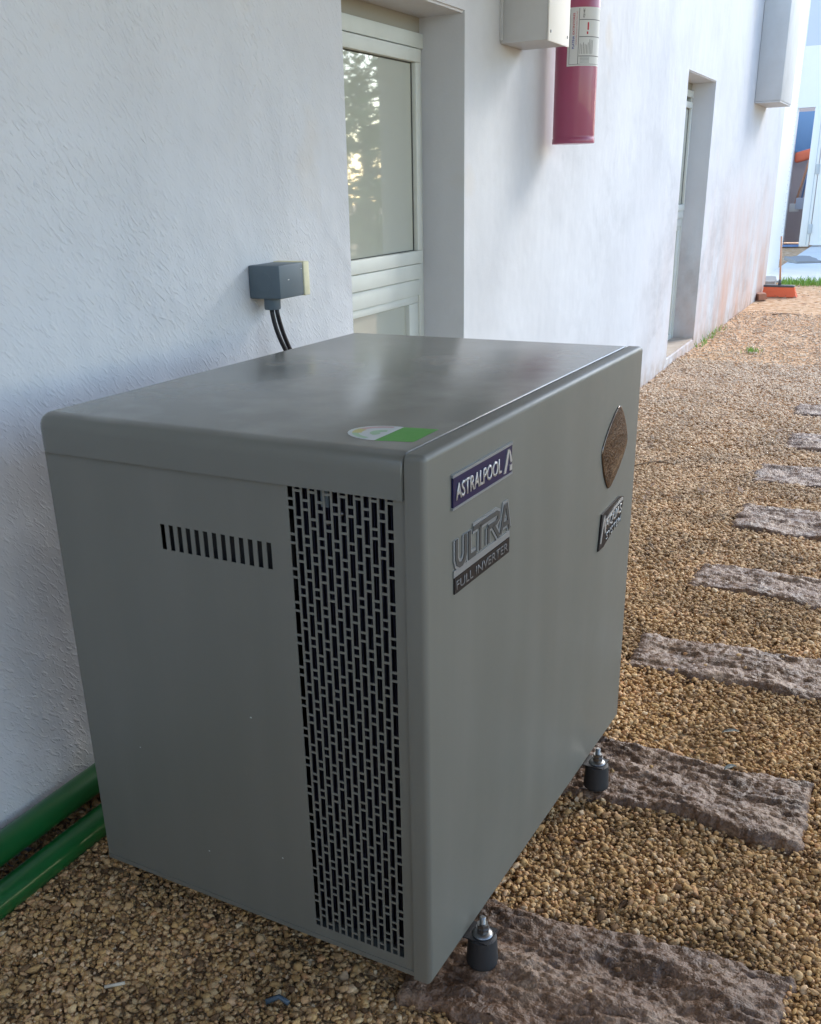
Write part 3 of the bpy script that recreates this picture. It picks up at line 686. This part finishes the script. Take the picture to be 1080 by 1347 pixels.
# energy sticker on the lid
ZT = H+ZB+.0003
def flat(name, pts, z, m, parent):
    bm = bmesh.new(); f = bm.faces.new([bm.verts.new((x, y, z)) for x, y in pts]); bm.normal_update()
    if f.normal.z < 0: f.normal_flip()
    return bm_link(name, bm, M[m], parent)
st = flat('energy_sticker', [(-.048, .062), (-.106, .048), (-.106, .140), (-.050, .148)], ZT, 'stgreen', hp)
flat('sticker_ground', [(-.106, .048), (-.106, .140)]+[(-.112-.062*math.sin(a), .094+.047*math.cos(a)) for a in [i*math.pi/14 for i in range(15)]], ZT+.0002, 'stwhite', st)
def ring(a0, a1, r0, r1, m, nm):
    pts = [(-.112-1.3*r1*math.sin(a0+(a1-a0)*i/10), .094+r1*math.cos(a0+(a1-a0)*i/10)) for i in range(11)]+[(-.112-1.3*r0*math.sin(a0+(a1-a0)*i/10), .094+r0*math.cos(a0+(a1-a0)*i/10)) for i in range(10, -1, -1)]
    flat(nm, pts, ZT+.0004, m, st)
ring(.15, 1.3, .034, .042, 'stpink', 'dial_band'); ring(1.3, 2.0, .030, .042, 'styellow', 'dial_band'); ring(2.0, 2.9, .034, .042, 'stpale', 'dial_band')
ring(.3, 2.7, .008, .020, 'stpale', 'dial_mark')

# ================================================================== PIPES
def pipe(x, z, r, label, wob, bend):
    bm = bmesh.new()
    pts = [(x+wob*math.sin(y*1.1), y, z) for y in [-1.9+.1*i for i in range(24)]]
    y1 = pts[-1][1]; x1 = pts[-1][0]
    pts += arc((x1, y1, z), (x1, y1+.09, z), (x1+.09, y1+.09, z), 8)[1:]
    pts += [(.30, y1+.09, z)]
    tube(bm, pts, r, 24)
    o = bm_link('green_pipe', bm, M['green'], smooth=True); o.location = (0, 0, 0)
    return tag(o, label, 'pipe', 'green pipes along the foot of the wall')
pipe(.039, .089, .0325, 'upper green plastic pipe, the one pressed against the wall', .002, 0)
pipe(.103, .030, .0335, 'lower green plastic pipe lying on the gravel, outside the other', .002, 0)

# ================================================================== JUNCTION BOX ON WALL
jb = empty('junction_box', 'small grey-blue electrical junction box with a cream end on the wall', 'junction box', (0, 1.11, 1.10))
body = obox('body', (.001, .100, 0, .122, .0, .086), M['jbox'], jb, bev=.004)
obox('end_cover', (.0015, .1020, .1225, .152, -.0015, .088), M['cream'], jb, bev=.003)
bm = bmesh.new(); 
lathe(bm, [(.0245, -.001), (.0245, .0012)], seg=32); 
for v in bm.verts: v.co = Vector((.048+v.co.x, -v.co.z*.6, .044+v.co.y))
bmesh.ops.recalc_face_normals(bm, faces=bm.faces); bm_link('knockout', bm, M['jbox'], jb, auto=30)
bm = bmesh.new(); lathe(bm, [(.021, -.030), (.0225, -.027), (.0225, -.001)], cx=.050, cy=.034, seg=24); bm_link('cable_gland', bm, M['jbox'], jb, auto=30)
for d in ((.1001, .1008, .040, .047, .046, .0485), (.1001, .1008, .108, .115, .070, .0715)): obox('paint_fleck', d, M['stwhite'], jb)
cb = empty('power_cable', 'pair of thin black cables dropping from the junction box behind the unit', 'cable', (.05, 1.144, 1.072))
for k, (a, b_) in enumerate(((.0, .0), (.006, .011))):
    bm = bmesh.new(); 
    pts = arc((a-.004+.008*k, a*.5, .002), (.0+a, .010+b_*2.2-.008, -.09), (.035, .085+b_, -.20), 10)+arc((.035, .085+b_, -.20), (.07, .15+b_, -.30), (.10, .17+b_, -.50), 6)[1:]
    tube(bm, pts, .0062, 10); bm_link('cable', bm, M['cable'], cb, smooth=True)
bm = bmesh.new(); lathe(bm, [(.0135, -.003), (.0135, .003)], seg=14)
for v in bm.verts: v.co = Vector((.024, .068, -.150))+Matrix.Rotation(.4, 3, 'X') @ v.co
bm_link('cable_tie', bm, M['cable'], cb)

# ================================================================== METAL ENCLOSURE + EXTINGUISHER + FAR BOX
en = empty('metal_enclosure', 'grey painted metal box fixed to the wall beside the red fire extinguisher', 'metal box', (0, 2.998, 1.884))
obox('body', (.001, .194, 0, .262, 0, .62), M['enclosure'], en, bev=.004)
obox('front_cover', (.1945, .2005, -.003, .265, -.004, .624), M['white'], en, bev=.002)
for (y, z) in ((.02, .03), (.238, .03), (.02, .59), (.238, .59)):
    b4 = bmesh.new(); lathe(b4, [(.006, 0), (.005, .002)], seg=12)
    for v in b4.verts: v.co = Vector((.2007+v.co.z, y+v.co.x, z+v.co.y))
    bmesh.ops.recalc_face_normals(b4, faces=b4.faces); bm_link('screw', b4, M['zinc'], en)
obox('mounting_lip', (.001, .012, -.012, -.001, .01, .61), M['enclosure'], en)
EX, EY, ER, EZ = .124, 3.63, .094, 1.528
ex = empty('fire_extinguisher', 'red fire extinguisher with a printed white label hanging on the wall', 'fire extinguisher', (EX, EY, EZ))
bm = bmesh.new(); lathe(bm, [(ER-.006, 0), (ER+.001, .001), (ER+.002, .006), (ER+.001, .022), (ER-.001, .026), (ER, .032), (ER, .62), (ER*.9, .67), (ER*.65, .70), (.03, .715), (.028, .74)], seg=64)
bm_link('cylinder', bm, M['red'], ex, auto=40)
bm = bmesh.new(); lathe(bm, [(.026, .741), (.026, .80), (.012, .81)], seg=20); box(bm, -.012, .012, -.09, .03, .80, .815); box(bm, -.012, .012, -.10, .0, .83, .842); bm_link('valve', bm, M['steel'], ex)
obox('wall_bracket', (-EX+.001, -ER-.002, -.03, .03, .45, .55), M['steel'], ex)
ANG0 = math.atan2(-1.2113-EY, 1.586-EX)          # direction facing the path
def wrap(bm, off):
    for v in bm.verts:
        a = ANG0+v.co.x/ER; rr = ER+off+v.co.z; v.co = Vector((rr*math.cos(a), rr*math.sin(a), v.co.y-.066))
def patch(bm, s0, s1, z0, z1, n=14):
    vs = [[bm.verts.new((s0+(s1-s0)*i/n, z, 0)) for i in range(n+1)] for z in (z0, z1)]
    for i in range(n): bm.faces.new((vs[0][i], vs[0][i+1], vs[1][i+1], vs[1][i]))
def wrapped(name, fn, m, parent, off):
    bm = bmesh.new(); fn(bm); wrap(bm, off); bmesh.ops.recalc_face_normals(bm, faces=bm.faces); return bm_link(name, bm, M[m], parent, smooth=True)
LA, LB = -.043, .137      # label extents along the arc
LZ = -.066
lab = wrapped('label', lambda b: patch(b, LA, LB, .375, .60, 24), 'paper', ex, .0006)
def lines(b):
    for (s0, s1, z0, z1) in ((LA+.009, LB-.006, .381, .3825), (LA+.009, LA+.0105, .3825, .595), (LA+.047, LA+.049, .3825, .595), (LA+.0505, LB-.006, .412, .4145), (LA+.0505, LB-.006, .486, .4885), (LA+.0505, LB-.006, .551, .5535), (LB-.0075, LB-.006, .3835, .595)): patch(b, s0, s1, z0, z1, 12)
wrapped('label_ruling', lines, 'ink', lab, .0010)
def vtext(s, size, s_at, z_at, ln, bold=0):
    def f(b):
        t = text_bm(s, 1, bold=bold); ym = max(v.co.y for v in t.verts); xm = max(v.co.x for v in t.verts)
        for v in t.verts: v.co = Vector((s_at-v.co.y/ym*size+size, z_at+v.co.x/xm*ln, 0))
        me_ = bpy.data.meshes.new('q'); t.to_mesh(me_); t.free(); b.from_mesh(me_)
    return f
wrapped('label_text', vtext('PLATINA', .0095, LA+.021, .442, .050, .02), 'inkblue', lab, .0012)
wrapped('label_text', vtext('EXTINTORES', .0085, LA+.0215, .497, .082, .015), 'inkred', lab, .0012)
wrapped('label_text', vtext('VENDA RECARGA E MANUTENCAO', .0042, LA+.036, .455, .130), 'inkred', lab, .0012)
wrapped('label_text', vtext('PQS ABC', .009, LA+.064, .560, .034, .02), 'ink', lab, .0012)
wrapped('label_mark', lambda b: (patch(b, LA+.083, LA+.090, .497, .507, 3), patch(b, LA+.085, LA+.092, .513, .542, 3)), 'inkred', lab, .0012)
def rows_(b):
    random.seed(4)
    for i in range(9):
        s0 = LA+.055+i*.0072; patch(b, s0, s0+.0016, .421, random.uniform(.455, .48), 2)
    for i in range(5):
        patch(b, LA+.056, LA+.10, .388+i*.005, .3892+i*.005, 4)
wrapped('label_print', rows_, 'ink', lab, .0012)
fb = empty('wall_casing', 'pale square casing projecting high on the wall past the second window', 'casing', (0, 9.987, 2.033))
obox('casing_body', (.001, .242, 0, .9, 0, 1.6), M['enclosure'], fb, bev=.01)
obox('casing_base', (.004, .236, .006, .894, -.012, -.001), M['enclosure'], fb)

# ================================================================== FAR END
fbld = empty('store_building', 'sunlit white store building closing the passage with an open doorway', 'building', (0, 21.5, 0))
obox('wall', (-4, -.80, 0, .2, -.1, 5), M['white'], fbld); obox('wall', (.62, 5, 0, .2, -.1, 5), M['white'], fbld)
obox('wall', (-.799, .619, 0, .2, 2.56, 3.62), M['white'], fbld); obox('wall', (-.799, .619, 0, .2, 3.622, 5), M['periw'], fbld)
obox('room_back', (-1.6, 1.2, 1.5, 1.6, 0.012, 2.9), M['room'], fbld); obox('room_side', (-1.6, -1.5, .201, 1.499, 0.012, 2.9), M['room'], fbld); obox('room_side', (1.1, 1.2, .201, 1.499, 0.012, 2.9), M['room'], fbld)
fr = obox('door_frame', (-.49, -.30, -.03, .03, .012, 2.56), M['white'], fbld, bev=.01)
obox('door_jamb_strip', (-.36, -.35, -.036, -.031, .05, 2.5), M['enclosure'], fbld)
dl = obox('door_leaf', (-.285, .62, -.06, -.02, .04, 2.54), M['white'], fbld, bev=.006)
for z in (.35, 1.45): obox('hinge', (-.345, -.27, -.082, -.062, z-.09, z+.09), M['enclosure'], dl, bev=.01)
obox('threshold', (-.80, -.49, -.05, .19, .012, .045), M['tool'], fbld)
t = tag(obox('blue_sheet', (-1.2, -.40, 1.2, 1.24, 1.80, 2.55), M['blue']), 'blue sheet hanging inside the far doorway', 'sheet'); t.location = (0, 21.5, 0)
bm = bmesh.new(); box(bm, -.20, .20, -.10, .10, 0, .20, bev=.05, seg=3)
for v in bm.verts: v.co.z += .04*math.sin(v.co.x*9)
t = tag(bm_link('orange_bag', bm, M['orange'], auto=60), 'orange bag hung under the blue sheet inside the far doorway', 'bag'); t.location = (-.60, 21.95, 1.62)
def stick(name, p0, p1, r, m, label, cat, head=None):
    e_ = empty(name, label, cat, p0); bm = bmesh.new(); tube(bm, [(0, 0, 0), Vector(p1)-Vector(p0)], r, 10); bm_link('handle', bm, M[m], e_, smooth=True)
    if head: obox('head', head[0], M[head[1]], e_, bev=.01)
stick('mop', (-.74, 22.3, .75), (-.55, 22.55, 1.75), .022, 'wood', 'brown wooden handle leaning inside the far doorway', 'mop', ((-.09, .09, -.05, .05, -.10, .06), 'white'))
stick('dustpan', (-.62, 22.2, .80), (-.54, 22.5, 1.70), .016, 'tool', 'blue handled dustpan hanging inside the far doorway', 'dustpan', ((-.09, .09, -.03, .03, -.10, .12), 'periw'))
# broken slab and stones on the pavement
def chunk(name, x, y, z, dx, dy, dz, rz, m, label, cat, group=None, tilt=0):
    bm = bmesh.new(); box(bm, -dx/2, dx/2, -dy/2, dy/2, 0, dz)
    bmesh.ops.subdivide_edges(bm, edges=bm.edges[:], cuts=3, use_grid_fill=True)
    for v in bm.verts: v.co += Vector((noise.noise(v.co*9+Vector((x, y, 0))), noise.noise(v.co*9+Vector((y, x, 3))), noise.noise(v.co*9+Vector((x, 5, y))))) * min(dx, dy, dz*2)*.22
    o = bm_link(name, bm, M[m], auto=40); o.location = (x, y, z); o.rotation_euler = (tilt, 0, rz); return tag(o, label, cat, group)
chunk('loose_paver', -.02, 17.4, .02, .42, .5, .05, .5, 'paver', 'loose grey paving slab tilted on the pale pavement', 'paving slab', tilt=.10)
chunk('edge_stone', -.13, 13.7, -.01, .24, .9, .07, .1, 'paver', 'flat grey stone wedged at the foot of the set-back wall', 'stone')
chunk('broken_brick', .055, 11.75, -.005, .10, .16, .075, .4, 'brick', 'piece of red brick lying against the wall near the broom', 'brick')
# broom
br = empty('broom', 'push broom with orange bristles and wooden handle leaning at the wall end', 'broom', (.205, 12.15, -.005), -.10); br.scale = (.86, .86, .86)
bm = bmesh.new(); box(bm, -.205, .205, -.035, .035, 0, .13); bmesh.ops.subdivide_edges(bm, edges=bm.edges[:], cuts=6, use_grid_fill=True)
for v in bm.verts:
    f = 1-v.co.z/.13; v.co.x *= 1+.22*f if v.co.x > 0 else 1+.05*f; v.co.y *= 1+.5*f; v.co.x += .008*noise.noise(v.co*60); v.co.z += .006*noise.noise(v.co*50)*(f > .9)
bm_link('bristles', bm, M['bristle'], br)
obox('head', (-.21, .205, -.040, .040, .131, .160), M['broomcap'], br, bev=.008)
bm = bmesh.new(); lathe(bm, [(.022, .160), (.018, .23)], seg=14); bm_link('socket', bm, M['broomcap'], br, smooth=True)
bm = bmesh.new(); tube(bm, [(0, 0, .22), (-.07, .10, .80)], .0125, 10); bm_link('handle', bm, M['wood'], br, smooth=True)

# grass : blades in one stuff object + two tufts one can point at
def blades(name, spots, hgt, wd):
    vs, fs = [], []
    for (x, y, z) in spots:
        a = random.uniform(0, 6.28); h = hgt*random.uniform(.5, 1.2); lx, ly = math.cos(a)*wd, math.sin(a)*wd
        bx, by = random.gauss(0, .35)*h, random.gauss(0, .35)*h; n0 = len(vs)
        vs += [(x-lx, y-ly, z), (x+lx, y+ly, z), (x+bx*.4+lx*.7, y+by*.4+ly*.7, z+h*.6), (x+bx*.4-lx*.7, y+by*.4-ly*.7, z+h*.6), (x+bx, y+by, z+h)]
        fs += [(n0, n0+1, n0+2, n0+3), (n0+3, n0+2, n0+4)]
    me = bpy.data.meshes.new(name); me.from_pydata(vs, [], fs); return link(name, me, M['grass'])
tag(blades('grass_strip', [(random.uniform(.05, 3.5), random.gauss(13.75, .13), -.01) for _ in range(2600)]+[(random.uniform(.75, 1.6), random.gauss(11.9, .25), -.01) for _ in range(250)]+[(random.uniform(.01, .06), random.uniform(7.85, 9.2), -.045) for _ in range(70)], .10, .005), 'green grass growing along the edge of the pale pavement', 'grass', kind='stuff')
t = blades('grass_tuft', [(random.gauss(0, .025), random.gauss(0, .025), 0) for _ in range(60)], .04, .004); t.location = (.50, 7.75, -.005); tag(t, 'small bright green tuft sprouting alone in the far gravel', 'grass tuft', kind='stuff')

# litter: dead leaves and twigs
def leaf_mesh(L_=.03, W_=.012, seed=0):
    bm = bmesh.new(); n = 7; A, B_, C_ = [], [], []
    for i in range(n+1):
        t = i/n; w_ = W_*math.sin(math.pi*min(.999, max(.02, t)))**.8; z = .004*math.sin(t*3+seed)
        A.append(bm.verts.new((L_*(t-.5), -w_/2, z+.003))); B_.append(bm.verts.new((L_*(t-.5), 0, z))); C_.append(bm.verts.new((L_*(t-.5), w_/2, z+.0035)))
    for i in range(n):
        bm.faces.new((A[i], A[i+1], B_[i+1], B_[i])); bm.faces.new((B_[i], B_[i+1], C_[i+1], C_[i]))
    r = bmesh.ops.solidify(bm, geom=bm.faces[:], thickness=.0006)
    return bm
def leaf(x, y, L_, W_, rz, m, label, z=.012):
    o = bm_link('fallen_leaf', leaf_mesh(L_, W_, x*9), M[m], smooth=True); o.location = (x, y, z); o.rotation_euler = (random.uniform(-.2, .2), random.uniform(-.2, .2), rz); return tag(o, label, 'leaf')
leaf(1.345, 1.22, .042, .018, .3, 'paleleaf', 'pale shiny leaf on the gravel between the second and third stone slabs')
leaf(1.26, .43, .03, .015, 1.2, 'deadleaf', 'small curled leaf on the gravel above the foreground stone slab')
leaf(1.375, 1.01, .034, .015, .8, 'paleleaf', 'grey leaf lying at the edge of the slab under the far foot', .03)
leaf(1.01, .62, .028, .014, -.6, 'paleleaf', 'greenish leaf fragment on the gravel between the two feet of the unit')
leaf(1.03, 2.75, .06, .014, .1, 'deadleaf', 'narrow brown leaf on the gravel between fourth and fifth slabs')
leaf(.81, 3.05, .05, .02, 1.6, 'deadleaf', 'dark crumpled leaf on the gravel beside the diamond emblem')
leaf(1.12, .60, .034, .016, .2, 'deadleaf', 'reddish dead leaf on the gravel just above the foreground slab')
tw = empty('twig', 'small forked dry twig on the gravel near the far corner of the unit', 'twig', (.47, 3.75, .012), .4)
for k, (a, b_) in enumerate((((0, 0, 0), (.22, .05, .012)), ((.08, .02, .004), (.16, .16, .01)), ((.12, .03, .006), (.2, -.06, .02)))):
    bm = bmesh.new(); tube(bm, arc(a, (Vector(a)+Vector(b_))/2+Vector((0, .015, .015)), b_, 6), .004, 6, .0015); bm_link('branch', bm, M['twig'], tw, smooth=True)
bm = bmesh.new(); tube(bm, arc((0, 0, 0), (.14, .05, .02), (.30, -.02, .004), 10), .006, 6, .002); t = bm_link('twig', bm, M['twig'], smooth=True); t.location = (.35, 10.3, .0); tag(t, 'long thin dry twig on the orange soil before the broom', 'twig')
bm = bmesh.new(); tube(bm, [(0, 0, 0), (.03, .022, .003)], .0032, 8); t = bm_link('pale_stick', bm, M['butt'], smooth=True); t.location = (.452, -.195, .014); tag(t, 'short pale stick on the gravel in the lower left', 'stick')
bm = bmesh.new(); tube(bm, [(0, 0, 0), (.018, .018, .004), (.04, .014, .002)], .005, 8); t = bm_link('plastic_scrap', bm, M['bluebit'], smooth=True); t.location = (.745, -.10, .016); tag(t, 'dull blue plastic scrap on the gravel below the grille', 'plastic scrap')
vs, fs = [], []
for i in range(900):
    y = random.uniform(3, 13.4); x = random.uniform(.03, 2.0); 
    if any(a-.03 < x < b+.03 and c-.03 < y < d+.03 for a, b, c, d, _ in SL): continue
    if y < 6 and random.random() < .55: continue
    a = random.uniform(0, 6.28); L_ = random.uniform(.012, .045); w_ = L_*random.uniform(.12, .4); n0 = len(vs); z = .010
    dx, dy = math.cos(a), math.sin(a)
    vs += [(x-dx*L_, y-dy*L_, z), (x-dy*w_, y+dx*w_, z+.006), (x+dx*L_, y+dy*L_, z+random.uniform(0, .012)), (x+dy*w_, y-dx*w_, z+.004)]
    fs += [(n0, n0+1, n0+2), (n0, n0+2, n0+3)]
me = bpy.data.meshes.new('leaf_litter'); me.from_pydata(vs, [], fs)
tag(link('leaf_litter', me, M['deadleaf']), 'scattered tiny dry leaf litter over the far gravel', 'leaf litter', kind='stuff')

# ================================================================== TREES on the open side (seen in the window's reflection)
def tree(x, y, h, r, seed, label, nleaf=7000):
    rs = random.Random(seed); e_ = empty('tree', label, 'tree', (x, y, -.012), 0, 'trees on the open side of the passage')
    bm = bmesh.new(); tube(bm, [(0, 0, 0), (.05, .03, h*.3), (-.05, .08, h*.6), (.05, 0, h*.92)], .16, 12, .03)
    lim = []
    for i in range(11):
        z = h*(.06+.84*i/11); a = i*2.4; p = (math.cos(a)*r*.8, math.sin(a)*r*.8, z+r*.35); lim.append(p)
        tube(bm, arc((0, 0, z), (p[0]*.5, p[1]*.5, z+.1), p, 5), .05, 7, .012)
    bm_link('trunk', bm, M['bark'], e_, smooth=True)
    cl = []
    for p in lim:
        for _ in range(5): cl.append((Vector(p)*rs.uniform(.75, 1.05)+Vector((rs.gauss(0, .35), rs.gauss(0, .35), rs.gauss(0, .35))), rs.uniform(.3, .6)))
    vs, fs = [], []
    for i in range(nleaf):
        c, q = rs.choice(cl); d = Vector((rs.gauss(0, 1), rs.gauss(0, 1), rs.gauss(0, .8))).normalized()*q*rs.random()**.4
        p = c+d; u = Vector((rs.gauss(0, 1), rs.gauss(0, 1), rs.gauss(0, 1))).normalized(); v = u.orthogonal().normalized(); s = rs.uniform(.045, .09); n0 = len(vs)
        vs += [tuple(p-u*s*1.5), tuple(p-v*s*.6), tuple(p+u*s*1.5), tuple(p+v*s*.6)]; fs.append((n0, n0+1, n0+2, n0+3))
    me = bpy.data.meshes.new('crown'); me.from_pydata(vs, [], fs); o = link('crown', me, M['leaf'], e_); o['kind'] = 'stuff'
tree(8.0, 13.2, 5.0, 1.9, 1, 'leafy tree nearest the passage on its open side', 17000)
tree(5.6, 13.1, 2.9, 1.4, 6, 'low thin tree standing closest to the white wall side', 2600)
tree(10.2, 16.5, 5.6, 2.1, 2, 'tallest leafy tree beyond the open side of the passage', 14000)
tree(6.9, 17.6, 4.6, 1.7, 3, 'leafy tree farthest along the open side of the passage')
tree(11.5, 11.0, 4.6, 1.8, 4, 'leafy tree farthest out from the wall on the open side')
